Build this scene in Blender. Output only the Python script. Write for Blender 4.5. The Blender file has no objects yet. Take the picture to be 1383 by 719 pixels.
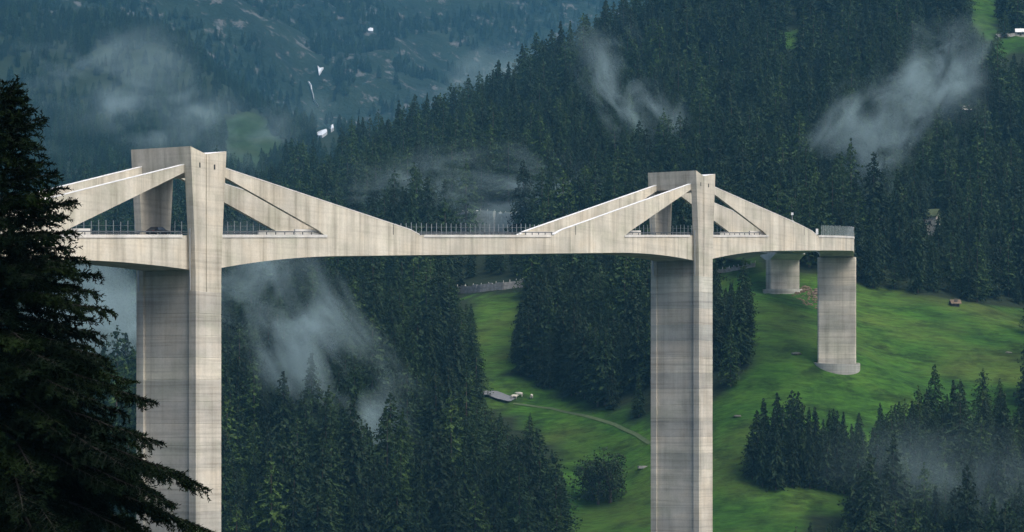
import bpy, bmesh, math, random
import numpy as np
from mathutils import Vector, Matrix, Euler

random.seed(7)
RNG = np.random.default_rng(11)
sc = bpy.context.scene
C = sc.collection
R = math.radians

# ------------------------------------------------------------------ camera, sky, sun, exposure
FPX, HORIZ = 3689.0, 560.0            # focal length and horizon row, in pixels of the 1383 x 719 photograph
cam_d = bpy.data.cameras.new('camera')
cam = bpy.data.objects.new('camera', cam_d); C.objects.link(cam)
cam_d.sensor_width = 36.0
cam_d.lens = 36.0 * FPX / 1383.0
cam_d.shift_y = (HORIZ - 359.5) / 1383.0
cam_d.clip_start = 0.5; cam_d.clip_end = 20000
cam.location = (0, 0, 0); cam.rotation_euler = (R(90), 0, 0)
sc.camera = cam

SUN_EL, SUN_AZ = 56.0, 126.0          # azimuth clockwise from +Y (the viewing direction): behind the camera
w = bpy.data.worlds.new('World'); sc.world = w; w.use_nodes = True
nt = w.node_tree; nt.nodes.clear()
sky = nt.nodes.new('ShaderNodeTexSky'); sky.sky_type = 'NISHITA'; sky.sun_disc = False
sky.sun_elevation = R(SUN_EL); sky.sun_rotation = R(SUN_AZ)
sky.air_density = 0.7; sky.dust_density = 5.0; sky.ozone_density = 1.0
bg = nt.nodes.new('ShaderNodeBackground'); bg.inputs['Strength'].default_value = 0.13
wo = nt.nodes.new('ShaderNodeOutputWorld')
nt.links.new(sky.outputs[0], bg.inputs[0]); nt.links.new(bg.outputs[0], wo.inputs[0])

sl = bpy.data.lights.new('sun', 'SUN'); sl.energy = 2.0; sl.angle = R(45); sl.color = (1.0, 0.97, 0.91)
so = bpy.data.objects.new('sun', sl); C.objects.link(so)
el, az = R(SUN_EL), R(SUN_AZ)
sdir = Vector((math.sin(az)*math.cos(el), math.cos(az)*math.cos(el), math.sin(el)))
so.rotation_euler = sdir.to_track_quat('Z', 'Y').to_euler(); so.location = sdir*300

sc.view_settings.view_transform = 'Standard'; sc.view_settings.look = 'None'
sc.view_settings.exposure = 0.6; sc.view_settings.gamma = 1.0
sc.view_settings.use_curve_mapping = False
sc.render.engine = 'CYCLES'
sc.cycles.use_denoising = True
sc.cycles.max_bounces = 5; sc.cycles.diffuse_bounces = 2; sc.cycles.glossy_bounces = 1
sc.cycles.transparent_max_bounces = 6; sc.cycles.volume_bounces = 0
sc.cycles.volume_max_steps = 96; sc.cycles.volume_step_rate = 1.0

# ------------------------------------------------------------------ helpers
def at(px, py, Y):
    return Vector(((px-691.5)/FPX*Y, Y, (HORIZ-py)/FPX*Y))

def proj(x, y, z):
    return 691.5 + FPX*x/y, HORIZ - FPX*z/y

def mesh_obj(name, verts, faces, mat, parent=None, smooth=False):
    me = bpy.data.meshes.new(name)
    me.from_pydata([tuple(v) for v in verts], [], [tuple(f) for f in faces])
    me.update()
    if smooth: me.polygons.foreach_set('use_smooth', [True]*len(me.polygons))
    mats = mat if isinstance(mat, (list, tuple)) else [mat]
    for m in mats: me.materials.append(m)
    o = bpy.data.objects.new(name, me); C.objects.link(o)
    if parent: o.parent = parent
    return o

def link_mesh(name, me, parent=None):
    o = bpy.data.objects.new(name, me); C.objects.link(o)
    if parent: o.parent = parent
    return o

def empty(name, loc=(0,0,0), rz=0, parent=None):
    o = bpy.data.objects.new(name, None); C.objects.link(o)
    o.location = loc; o.rotation_euler = (0,0,rz); o.empty_display_size = 0.5
    if parent: o.parent = parent
    return o

def tag(o, label, cat, group=None, kind=None):
    o['label'] = label; o['category'] = cat
    if group: o['group'] = group
    if kind: o['kind'] = kind
    return o

class MB:
    """collects shapes into one mesh"""
    def __init__(s): s.v, s.f = [], []
    def add(s, verts, faces):
        n = len(s.v); s.v += [tuple(v) for v in verts]; s.f += [tuple(i+n for i in f) for f in faces]
    def hexa(s, p):      # p: 4 bottom + 4 top, counter-clockwise from above
        s.add(p, [(3,2,1,0),(4,5,6,7),(0,1,5,4),(1,2,6,5),(2,3,7,6),(3,0,4,7)])
    def box(s, c, d, M=None):
        hx, hy, hz = d[0]/2, d[1]/2, d[2]/2
        p = [Vector((c[0]+sx*hx, c[1]+sy*hy, c[2]+sz*hz)) for sz in (-1,1) for sx, sy in ((-1,-1),(1,-1),(1,1),(-1,1))]
        if M: p = [M @ q for q in p]
        s.hexa(p)
    def tube(s, pts, rad, n=6, cap=True):
        pts = [Vector(p) for p in pts]; base = len(s.v)
        for i, p in enumerate(pts):
            a = pts[max(i-1,0)]; b = pts[min(i+1,len(pts)-1)]
            d = (b-a).normalized()
            u = d.cross(Vector((0,0,1)) if abs(d.z) < .95 else Vector((1,0,0))).normalized(); v = d.cross(u)
            r = rad[i] if isinstance(rad, (list,tuple)) else rad
            for k in range(n):
                t = 2*math.pi*k/n; s.v.append(tuple(p + u*(r*math.cos(t)) + v*(r*math.sin(t))))
        for i in range(len(pts)-1):
            for k in range(n):
                k2 = (k+1) % n
                s.f.append((base+i*n+k, base+(i+1)*n+k, base+(i+1)*n+k2, base+i*n+k2))
        if cap:
            s.f.append(tuple(base+k for k in range(n)))
            e = base+(len(pts)-1)*n; s.f.append(tuple(e+k for k in reversed(range(n))))
    def build(s, name, mat, parent=None, smooth=False):
        return mesh_obj(name, s.v, s.f, mat, parent, smooth)

# ------------------------------------------------------------------ materials
def new_mat(name):
    m = bpy.data.materials.new(name); m.use_nodes = True
    n = m.node_tree; b = n.nodes['Principled BSDF']
    return m, n, b

def N(nt, t, **kw):
    n = nt.nodes.new(t)
    for k, v in kw.items():
        if k == 'ins':
            for kk, vv in v.items(): n.inputs[kk].default_value = vv
        else: setattr(n, k, v)
    return n

def ramp(nt, stops):
    r = nt.nodes.new('ShaderNodeValToRGB')
    e = r.color_ramp.elements
    while len(e) < len(stops): e.new(0.5)
    for i, (p, c) in enumerate(stops):
        e[i].position = p; e[i].color = (*c, 1) if len(c) == 3 else c
    return r

def mix(nt, fac, a, b, blend='MIX'):
    m = nt.nodes.new('ShaderNodeMix'); m.data_type = 'RGBA'; m.blend_type = blend
    for sock, val in ((m.inputs[0], fac), (m.inputs[6], a), (m.inputs[7], b)):
        if hasattr(val, 'is_linked') or isinstance(val, bpy.types.NodeSocket): nt.links.new(val, sock)
        elif isinstance(val, (int, float)): sock.default_value = val
        else: sock.default_value = (*val, 1)
    return m.outputs[2]

def math_n(nt, op, a, b=None, clamp=False):
    m = nt.nodes.new('ShaderNodeMath'); m.operation = op; m.use_clamp = clamp
    for i, v in enumerate((a, b)):
        if v is None: continue
        if isinstance(v, (int, float)): m.inputs[i].default_value = v
        else: nt.links.new(v, m.inputs[i])
    return m.outputs[0]

def noise(nt, vec, scale, detail=4, rough=.55, dist=0):
    n = N(nt, 'ShaderNodeTexNoise', ins={'Scale': scale, 'Detail': detail, 'Roughness': rough, 'Distortion': dist})
    if vec is not None: nt.links.new(vec, n.inputs['Vector'])
    return n.outputs[0]

def mapping(nt, vec, scale=(1,1,1), loc=(0,0,0)):
    m = N(nt, 'ShaderNodeMapping'); nt.links.new(vec, m.inputs[0])
    m.inputs['Scale'].default_value = scale; m.inputs['Location'].default_value = loc
    return m.outputs[0]

def concrete(name, base, streak=.5, boards=.5, tone=.10):
    m, nt, b = new_mat(name)
    pos = N(nt, 'ShaderNodeNewGeometry').outputs['Position']
    big = noise(nt, mapping(nt, pos, (.16,.16,.10)), 1.0, 5, .6)
    vst = noise(nt, mapping(nt, pos, (.75,.75,.035)), 1.0, 5, .62)          # run-off streaks
    hst = noise(nt, mapping(nt, pos, (.05,.05,2.1)), 1.0, 4, .6)            # board marks
    pour = noise(nt, mapping(nt, pos, (.03,.03,.42)), 1.0, 2, .5)           # pours of other tone
    fine = noise(nt, pos, 3.2, 6, .65)
    rnd = N(nt, 'ShaderNodeObjectInfo').outputs['Random']
    lo = tuple(c*.80 for c in base); hi = tuple(min(c*1.12, .8) for c in base)
    r1 = ramp(nt, [(.34, lo), (.66, hi)]); nt.links.new(big, r1.inputs[0])
    col = r1.outputs[0]
    r2 = ramp(nt, [(.32, (.40,.39,.35)), (.46, (.80,.79,.75)), (.58, (1,1,1))]); nt.links.new(vst, r2.inputs[0])
    col = mix(nt, streak, col, r2.outputs[0], 'MULTIPLY')
    r3 = ramp(nt, [(.33, (.50,.49,.47)), (.50, (1,1,1))]); nt.links.new(hst, r3.inputs[0])
    col = mix(nt, boards, col, r3.outputs[0], 'MULTIPLY')
    r4 = ramp(nt, [(.36, (.80,.80,.78)), (.6, (1.04,1.02,.98))]); nt.links.new(pour, r4.inputs[0])
    col = mix(nt, min(1, boards*1.4), col, r4.outputs[0], 'MULTIPLY')
    rr = ramp(nt, [(0, (1-tone*1.6, 1-tone*1.5, 1-tone*1.3)), (1, (1+tone*.4, 1+tone*.35, 1+tone*.25))]); nt.links.new(rnd, rr.inputs[0])
    col = mix(nt, 1.0, col, rr.outputs[0], 'MULTIPLY')
    tint = noise(nt, mapping(nt, pos, (.11,.11,.16), (7,3,1)), 1.0, 4, .6)
    rt_ = ramp(nt, [(.34, (.80,.83,.78)), (.5, (1,1,1)), (.66, (1.02,.98,.93))]); nt.links.new(tint, rt_.inputs[0])
    col = mix(nt, .85, col, rt_.outputs[0], 'MULTIPLY')
    r5 = ramp(nt, [(.3, (.80,.80,.80)), (.55, (1,1,1))]); nt.links.new(fine, r5.inputs[0])
    col = mix(nt, .6, col, r5.outputs[0], 'MULTIPLY')
    nt.links.new(col, b.inputs['Base Color'])
    b.inputs['Roughness'].default_value = .88
    bp = N(nt, 'ShaderNodeBump', ins={'Strength': .25, 'Distance': .05})
    nt.links.new(fine, bp.inputs['Height']); nt.links.new(bp.outputs[0], b.inputs['Normal'])
    return m

CON = concrete('concrete_weathered', (.65,.612,.515), .60, .20, .05)
CONP = concrete('concrete_pier', (.645,.61,.53), .45, .52, .15)
CONG = concrete('concrete_damp_grey', (.53,.535,.49), .35, .60, .15)
CONC = concrete('concrete_pylon', (.645,.605,.515), .60, .34, .05)
CONW = concrete('concrete_pale', (.68,.67,.63), .15, .1, .04)

def plain(name, col, rough=.6, metal=0.0, var=.15):
    m, nt, b = new_mat(name)
    pos = N(nt, 'ShaderNodeNewGeometry').outputs['Position']
    n = noise(nt, pos, 1.3, 4)
    r = ramp(nt, [(.3, tuple(c*(1-var) for c in col)), (.7, tuple(c*(1+var) for c in col))]); nt.links.new(n, r.inputs[0])
    nt.links.new(r.outputs[0], b.inputs['Base Color'])
    b.inputs['Roughness'].default_value = rough; b.inputs['Metallic'].default_value = metal
    return m

STEEL = plain('galvanised_steel', (.42,.44,.44), .5, .6)
DARKSTEEL = plain('dark_steel', (.10,.11,.12), .55, .3)
DARK = plain('dark_hollow', (.025,.025,.027), .9)
WHITEP_LIT_TOPS = plain('white_paint_and_lit_tops', (.78,.78,.76), .5)  # also colours bridge tops, with sky brightness put into the white
ASPHALT = plain('asphalt', (.055,.057,.06), .9)
STONE = plain('grey_stone', (.26,.26,.25), .9, 0, .3)
WOOD = plain('weathered_wood', (.075,.062,.05), .85, 0, .3)
SLATE = plain('slate_roof', (.25,.26,.28), .7, 0, .2)
PLASTER = plain('pale_plaster', (.52,.50,.44), .85, 0, .25)
GLASS = plain('window_glass', (.04,.05,.06), .1)
FOAM = plain('white_water', (.50,.54,.58), .6, 0, .05)
GRAVEL = plain('path_gravel', (.048,.078,.028), .95, 0, .2)
COWHIDE = plain('cow_hide', (.48,.46,.40), .8, 0, .1)
EARTH = plain('bare_earth', (.17,.12,.08), .95, 0, .4)
DARKPAINT = plain('dark_car_paint', (.02,.022,.028), .3, .2, .05)
GREYPAINT = plain('grey_car_paint', (.05,.055,.06), .3, .3, .05)
REDP = plain('red_lens', (.35,.02,.02), .3)
ROADGREY = plain('worn_asphalt', (.12,.13,.14), .85)
BOULDER = plain('lichen_stone', (.11,.115,.09), .95, 0, .3)
EARTHROOF = plain('brown_rubble', (.12,.088,.058), .95, 0, .35)
MOSS = plain('mossy_roof', (.05,.07,.025), .95, 0, .3)
PALEROCK = plain('pale_rock', (.36,.38,.36), .95, 0, .3)
BARK = plain('bark', (.075,.055,.042), .9, 0, .35)

def foliage(name, dark, light, rough=.75):
    m, nt, b = new_mat(name)
    pos = N(nt, 'ShaderNodeNewGeometry').outputs['Position']
    n = noise(nt, pos, .9, 3)
    rnd = N(nt, 'ShaderNodeObjectInfo').outputs['Random']
    r = ramp(nt, [(.3, dark), (.72, light)]); nt.links.new(n, r.inputs[0])
    r2 = ramp(nt, [(0, (.58,.68,.62)), (.5, (1,1,1)), (1, (1.75,1.55,1.05))]); nt.links.new(rnd, r2.inputs[0])
    col = mix(nt, 1.0, r.outputs[0], r2.outputs[0], 'MULTIPLY')
    nt.links.new(col, b.inputs['Base Color']); b.inputs['Roughness'].default_value = rough
    b.inputs['Specular IOR Level'].default_value = .25
    return m

SPRUCE = foliage('spruce_needles', (.003,.011,.003), (.013,.034,.007))
LARCH = foliage('larch_needles', (.008,.025,.006), (.033,.066,.013))
LEAF = foliage('broadleaf', (.007,.017,.007), (.021,.040,.013))
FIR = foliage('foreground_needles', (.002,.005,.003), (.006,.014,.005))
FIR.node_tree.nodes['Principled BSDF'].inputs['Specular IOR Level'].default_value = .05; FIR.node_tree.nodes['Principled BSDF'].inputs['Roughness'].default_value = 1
DBARK = plain('dark_bark', (.010,.008,.006), .9, 0, .35)

# ------------------------------------------------------------------ bridge axis
PHI0 = R(29.37); RAD = 200.0; LST = 43.0; SPAN = 174.0
P1 = Vector((-50.3, 412.4))
def heading(s):
    if s > SPAN+LST: return PHI0 - (s-SPAN-LST)/RAD
    if s < -LST: return PHI0 - (-LST-s)/RAD
    return PHI0
def axis(s):
    d = Vector((math.sin(PHI0), math.cos(PHI0)))
    if s > SPAN+LST:
        p = P1 + d*(SPAN+LST); h = heading(s)
        return p + Vector((RAD*(math.cos(h)-math.cos(PHI0)), RAD*(math.sin(PHI0)-math.sin(h))))
    if s < -LST:
        p = P1 - d*LST; h = heading(s)
        return p - Vector((RAD*(math.cos(h)-math.cos(PHI0)), RAD*(math.sin(PHI0)-math.sin(h))))
    return P1 + d*s
def zd(s): return 26.9 + .0571*s
def P(s, off, h):
    """point at station s, offset to the near side, height above the road edge"""
    a = axis(s); t = heading(s)
    return Vector((a.x + off*math.cos(t), a.y - off*math.sin(t), zd(s)+h))
def Pz(s, off, z, t=None, a=None):
    a = axis(s); t = heading(s)
    return Vector((a.x + off*math.cos(t), a.y - off*math.sin(t), z))

S3, S4, S5 = SPAN+127, SPAN+127+72.5, SPAN+127+80+50
SM1 = -127

# ------------------------------------------------------------------ terrain
ctrl_px = [ # px, py, depth
 (1130,494,681),(1085,512,673),(1172,480,689),(1058,389,755),(1022,400,749),(1092,377,763),(1000,600,642),(1000,719,606),(1000,480,685),(1000,388,745),
 (1200,500,695),(1200,405,760),(1300,490,706),(1300,418,757),(1383,430,775),(1383,600,655),(1383,719,608),(1200,640,640),
 (1250,390,775),(1250,250,930),(1250,100,1100),(1250,0,1230),(1383,250,930),(1383,60,1150),(1383,-40,1320),
 (1130,300,860),(1130,180,1000),(1130,60,1150),(1130,-30,1280),
 (1000,362,778),(1000,330,810),(1000,200,980),(1000,60,1160),(1000,-20,1290),
 (919,338,822),(860,440,765),(820,372,820),(820,250,950),(820,130,1180),(830,72,1330),
 (700,400,805),(700,330,880),(700,215,1090),(700,146,1310),
 (590,300,970),(590,230,1160),(590,195,1300),(450,310,1080),(440,284,1230),
 (660,542,705),(760,545,702),(760,640,660),(660,640,655),(820,690,636),(850,602,668),(720,480,740),(640,460,765),
 (500,719,596),(500,600,665),(500,450,790),(500,350,940),(350,350,1020),(350,500,810),(350,719,600),
 (200,719,600),(150,500,860),(150,360,1120),(0,719,610),(0,500,900),(0,330,1300),(-150,719,620),(-150,400,1100),
 (1500,719,610),(1500,500,700),(1500,300,900),(1500,50,1200),
 (330,225,1700),(200,160,2000),(100,60,2250),(0,0,2450),(250,60,2350),(380,160,2250),(0,160,1950),(100,230,1650),(230,230,1650),
 (415,215,2350),(440,182,2750),(428,140,2850),(432,98,2950),(500,43,3150),(600,60,3250),(600,130,2950),(500,120,2900),
 (691,0,3450),(691,80,3250),(330,20,2900),(400,-20,3300),(800,-30,3600),(800,60,3350),(150,-80,3100),(600,-60,3700),(350,-120,3800)]
pts = [tuple(at(*c)) for c in ctrl_px]
pts += [(0,-60,3),(0,0,-1.75),(-9,30,-3.2),(-5.5,54,-6.0),(30,54,-7),(0,150,-26),(-60,150,-22),(60,150,-26),(0,300,-48),(-80,300,-45),(90,300,-48),
        (-50,412,-50),(60,430,-54),(0,480,-54),(35,564,-46),(-100,500,-48),(110,560,-46),
        (-95,285,0),(-300,300,-30),(300,300,-40),(400,600,-15),(-300,600,-10),(450,1000,140),(500,1400,260),(300,1450,240),(150,1500,175),(80,1650,140),(200,1900,240),(600,2000,380),(-500,1200,120),(-450,900,60),
        (-900,2500,460),(-700,3400,760),(300,4500,900),(-300,4500,960),(900,3200,640),(1500,4500,1000),(-1500,4500,1000),(1500,1500,450),(-1500,1500,420),(1500,0,120),(-1500,0,120),(600,-100,20),(-600,-100,20),(800,600,120),(-800,600,60)]
CP = np.array(pts)
def tps_fit(Pc, lam=18.0):
    XY = Pc[:, :2]/1000.0; n = len(XY)
    D2 = ((XY[:,None]-XY[None])**2).sum(-1)
    K = .5*D2*np.log(D2+1e-12) + np.eye(n)*lam*1e-6
    Q = np.hstack([np.ones((n,1)), XY])
    A = np.block([[K, Q], [Q.T, np.zeros((3,3))]])
    return XY, np.linalg.solve(A, np.concatenate([Pc[:,2], np.zeros(3)]))
TXY, TW = tps_fit(CP)
def vnoise(x, y, seed):
    xi = np.floor(x).astype(np.int64); yi = np.floor(y).astype(np.int64); fx = x-xi; fy = y-yi
    fx = fx*fx*(3-2*fx); fy = fy*fy*(3-2*fy)
    def h(a, b):
        n = (a*374761393 + b*668265263 + seed*1442695040) & 0xffffffff
        n = ((n ^ (n >> 13))*1274126177) & 0xffffffff
        return ((n ^ (n >> 16)) & 0xffff)/65535.0
    return (h(xi,yi)*(1-fx)+h(xi+1,yi)*fx)*(1-fy) + (h(xi,yi+1)*(1-fx)+h(xi+1,yi+1)*fx)*fy - .5
def ground(x, y):
    x = np.asarray(x, float); y = np.asarray(y, float); sh = x.shape
    q = np.stack([x.ravel(), y.ravel()], 1)/1000.0
    z = np.empty(len(q))
    for i in range(0, len(q), 20000):
        d2 = ((q[i:i+20000,None]-TXY[None])**2).sum(-1)
        z[i:i+20000] = (.5*d2*np.log(d2+1e-12)) @ TW[:-3] + TW[-3] + q[i:i+20000] @ TW[-2:]
    z = z.reshape(sh)
    a = np.clip((y-560)/300, 0, 1)
    for q in (axis(S3), axis(S4)): a = a*np.clip((np.hypot(x-q.x, y-q.y)-8)/30, 0, 1)
    far = np.clip((y-1500)/900, 0, 1)
    z = z + a*(vnoise(x/38, y/38, 3)*3.4 + vnoise(x/13, y/13, 5)*1.3)
    rid = np.abs(vnoise(x/170+.3, y/260, 9))*2
    z = z + far*(vnoise(x/120, y/120, 7)*38 - rid*34 + vnoise(x/44, y/50, 8)*15 + vnoise(x/18, y/20, 4)*6)
    return z
def gz(x, y): return float(ground(np.array([x]), np.array([y]))[0])

def axis_coords(lo, hi, breaks):
    v = [lo]
    while v[-1] < hi:
        for a, b, st in breaks:
            if a <= v[-1] < b: v.append(v[-1]+st); break
        else: v.append(v[-1]+60)
    return np.array(v)
gx = axis_coords(-1600, 1600, [(-1600,-700,50),(-700,-260,16),(-260,300,4.5),(300,700,16),(700,1600,50)])
gy = axis_coords(-110, 4600, [(-110,450,12),(450,1000,4.5),(1000,1400,7),(1400,3600,13),(3600,4700,40)])
GX, GY = np.meshgrid(gx, gy)
GZ = ground(GX, GY)
nx, ny = len(gx), len(gy)

def pip(px, py, poly):
    inside = np.zeros(px.shape, bool); n = len(poly)
    for i in range(n):
        x1, y1 = poly[i]; x2, y2 = poly[(i+1) % n]
        c = ((y1 > py) != (y2 > py)) & (px < (x2-x1)*(py-y1)/((y2-y1) or 1e-9) + x1)
        inside ^= c
    return inside
def hit(px, py, y0=560, y1=4300):
    """where the line of sight through a pixel meets the ground"""
    Y = np.arange(y0, y1, 1.5)
    X = (px-691.5)/FPX*Y; Z = (HORIZ-py)/FPX*Y
    g = ground(X, Y); k = np.argmax(Z < g)
    return Vector((X[k], Y[k], g[k]))

MEADOW = [(962,372),(1040,366),(1110,376),(1180,390),(1280,404),(1383,418),(1400,420),(1400,565),(1290,580),(1240,590),(1190,605),
          (1160,632),(1160,690),(1080,700),(1050,900),(768,900),(768,690),(762,640),(740,600),(700,566),(655,546),(640,480),(630,400),
          (702,396),(704,470),(690,505),(720,518),(800,548),(870,566),(960,548),(1014,505),(1014,430),(985,400),(962,396)]
CLEAR = [[(1335,60),(1352,54),(1400,42),(1400,74),(1366,72),(1348,74)], [(1308,-20),(1346,-20),(1346,40),(1340,56),(1322,44),(1312,20)], [(1048,52),(1082,36),(1078,66),(1066,70),(1056,68)],
         [(306,158),(345,150),(392,212),(345,236),(300,232)], [(1226,279),(1258,277),(1258,284),(1226,286)], [(758,376),(800,374),(800,388),(758,390)],
         [(612,378),(712,372),(712,402),(612,404)], [(948,66),(982,66),(982,86),(948,86)], [(1294,142),(1314,140),(1314,154),(1294,156)],
         [(612,284),(712,284),(712,318),(612,318)], [(962,352),(1026,350),(1026,378),(962,384)], [(1174,292),(1194,292),(1194,313),(1174,313)], [(1252,286),(1266,286),(1266,312),(1252,312)],
         [(1006,262),(1040,250),(1044,272),(1010,284)], [(410,88),(442,88),(446,130),(436,170),(416,165)], [(424,170),(456,166),(458,205),(426,210)], [(494,38),(508,38),(508,66),(494,66)]]
GRASSY = [CLEAR[k] for k in (0,1,2,3,4,10,13)]
VIEW = [(962,372),(1110,376),(1280,404),(1400,420),(1400,492),(1310,500),(1275,500),(1262,480),(1250,505),(1232,530),(1190,560),(1160,585),
        (1160,700),(1080,705),(1050,730),(775,730),(768,680),(762,640),(745,600),(722,556),(700,562),(672,556),(652,530),(640,440),(632,400),
        (702,396),(704,470),(690,505),(720,518),(800,548),(870,566),(960,548),(1014,505),(1014,430),(985,400),(962,396)]
def zones(x, y, z, grassy=False):
    px, py = proj(x, y, z)
    near = (y > 570) & (y < 880)
    m = pip(px, py, MEADOW) & near
    c = np.zeros(m.shape, bool)
    for q in (GRASSY if grassy else CLEAR): c |= pip(px, py, q)
    return m, c & (y > 570), px, py
mm, cc, PXg, PYg = zones(GX, GY, GZ, True)
verts = np.stack([GX.ravel(), GY.ravel(), GZ.ravel()], 1)
idx = np.arange(nx*ny).reshape(ny, nx)
quads = np.stack([idx[:-1,:-1], idx[:-1,1:], idx[1:,1:], idx[1:,:-1]], -1).reshape(-1, 4)
me = bpy.data.meshes.new('ground'); me.from_pydata(verts.tolist(), [], quads.tolist())
me.polygons.foreach_set('use_smooth', [True]*len(me.polygons))
at_m = me.attributes.new('meadow', 'FLOAT', 'POINT'); at_m.data.foreach_set('value', (np.where(GY > 1400, .3, 1.0)*(mm | cc)).ravel().astype(np.float32))
at_f = me.attributes.new('upland', 'FLOAT', 'POINT'); at_f.data.foreach_set('value', np.clip((GY-2250)/500, 0, 1).ravel().astype(np.float32))

mg, nt, b = new_mat('alpine_ground')
pos = N(nt, 'ShaderNodeNewGeometry').outputs['Position']
am = N(nt, 'ShaderNodeAttribute', attribute_name='meadow').outputs['Fac']
au = N(nt, 'ShaderNodeAttribute', attribute_name='upland').outputs['Fac']
g1 = noise(nt, pos, .045, 4, .6); g2 = noise(nt, mapping(nt, pos, (.25,.6,.6)), 1.0, 5, .65); g3 = noise(nt, pos, .016, 3)
rg = ramp(nt, [(.30, (.015,.052,.006)), (.5, (.030,.086,.009)), (.72, (.052,.100,.015))]); nt.links.new(g1, rg.inputs[0])
rt = ramp(nt, [(.32, (.38,.42,.40)), (.60, (1.2,1.2,1.15))]); nt.links.new(g2, rt.inputs[0])
grass = mix(nt, .8, rg.outputs[0], rt.outputs[0], 'MULTIPLY')
ry = ramp(nt, [(.50, (0,0,0)), (.66, (1,1,1))]); nt.links.new(g3, ry.inputs[0])
grass = mix(nt, math_n(nt, 'MULTIPLY', ry.outputs[0], .5), grass, (.085,.095,.024))
g4 = noise(nt, pos, .11, 5, .7); rm = ramp(nt, [(.36, (.45,.46,.42)), (.50, (1,1,1)), (.68, (1.15,1.12,1.0))]); nt.links.new(g4, rm.inputs[0]); grass = mix(nt, 1.0, grass, rm.outputs[0], 'MULTIPLY')
rf = ramp(nt, [(.35, (.008,.015,.007)), (.7, (.018,.028,.011))]); nt.links.new(g2, rf.inputs[0])
u1 = noise(nt, pos, .012, 6, .68); u2 = noise(nt, mapping(nt, pos, (.05,.035,.05)), 1.0, 6, .7)
ru = ramp(nt, [(.36, (.003,.010,.006)), (.5, (.008,.018,.009)), (.66, (.015,.026,.013))]); nt.links.new(u1, ru.inputs[0])
rr = ramp(nt, [(.56, (0,0,0)), (.64, (1,1,1))]); nt.links.new(u2, rr.inputs[0])
up = mix(nt, rr.outputs[0], ru.outputs[0], (.095,.097,.095))
col = mix(nt, au, rf.outputs[0], up)
col = mix(nt, am, col, grass)
nt.links.new(col, b.inputs['Base Color']); b.inputs['Roughness'].default_value = .95
b.inputs['Specular IOR Level'].default_value = .15
bh = mix(nt, au, g2, math_n(nt, 'MULTIPLY', u2, 22.0)); bp = N(nt, 'ShaderNodeBump', ins={'Strength': .8, 'Distance': .7}); nt.links.new(bh, bp.inputs['Height']); nt.links.new(bp.outputs[0], b.inputs['Normal'])
me.materials.append(mg)
go = bpy.data.objects.new('ground', me); C.objects.link(go); go['kind'] = 'structure'
go['label'] = 'grassy and wooded mountainside falling to the valley'

# ------------------------------------------------------------------ the bridge
bridge = empty('road_bridge', (P1.x, P1.y, gz(P1.x, P1.y)))
tag(bridge, 'long concrete road bridge with walled stays and two tall portal piers', 'bridge')
bridge.location = (0,0,0)
DW = 4.2            # half width of the girder
def bump_at(s, s0, L, d):
    t = abs(s-s0)/L
    return d*(1-t)**2 if t < 1 else 0
def depth(s):
    return 3.35 + max(bump_at(s, 0, 38, 2.1), bump_at(s, SPAN, 38, 2.1), bump_at(s, S3, 22, 1.6), bump_at(s, S4, 14, .6), bump_at(s, SM1, 22, 1.6))
def frange(a, b, st):
    n = max(1, int(math.ceil((b-a)/st))); return [a+(b-a)*i/n for i in range(n+1)]
def sweep(name, svals, fn, mat, parent):
    """closed cross-section fn(s) -> [(offset, height)] carried along the bridge axis"""
    v, f = [], []; n = None
    for s in svals:
        sec = fn(s); n = len(sec); v += [P(s, o, h) for o, h in sec]
    for i in range(len(svals)-1):
        for k in range(n):
            k2 = (k+1) % n; f.append((i*n+k, i*n+k2, (i+1)*n+k2, (i+1)*n+k))
    f.append(tuple(reversed(range(n)))); e = (len(svals)-1)*n; f.append(tuple(e+k for k in range(n)))
    return mesh_obj(name, v, f, mat, parent)
SA, SB = -150.0, S5+30
joints = [SA, -64.6, -.0, 56.5, SPAN-56.5, SPAN, SPAN+64.6, S3, S4, S5, SB]
for a, b_ in zip(joints[:-1], joints[1:]):      # girder bays between construction joints
    sweep('girder', frange(a+.015, b_-.015, 2.0), lambda s: [(-DW,0),(-DW,-.9),(-DW,-depth(s)),(DW,-depth(s)),(DW,-.9),(DW,0)], CON, bridge)
sweep('road_surface', frange(SA, SB, 4.0), lambda s: [(-3.4,.006),(3.4,.006),(3.4,.05),(-3.4,.05)], ASPHALT, bridge)
# edge kerbs between the stay walls
def kerbs(side):
    for a, b_ in ((-34.3, -4.9), (4.9, 34.3), (64.3, SPAN-64.3), (SPAN-34.3, SPAN-4.9), (SPAN+4.9, SPAN+34.3), (SPAN+64.3, SB), (SA, -64.3)):
        sweep('edge_kerb', frange(a, b_, 4.0), lambda s: sorted([(side*3.5,.0)]) + [(side*3.5,.12),(side*(DW+.10),.12),(side*(DW+.10),-.33),(side*(DW+.004),-.33),(side*(DW+.004),.0)], CONW, bridge)
kerbs(1); kerbs(-1)

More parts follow.
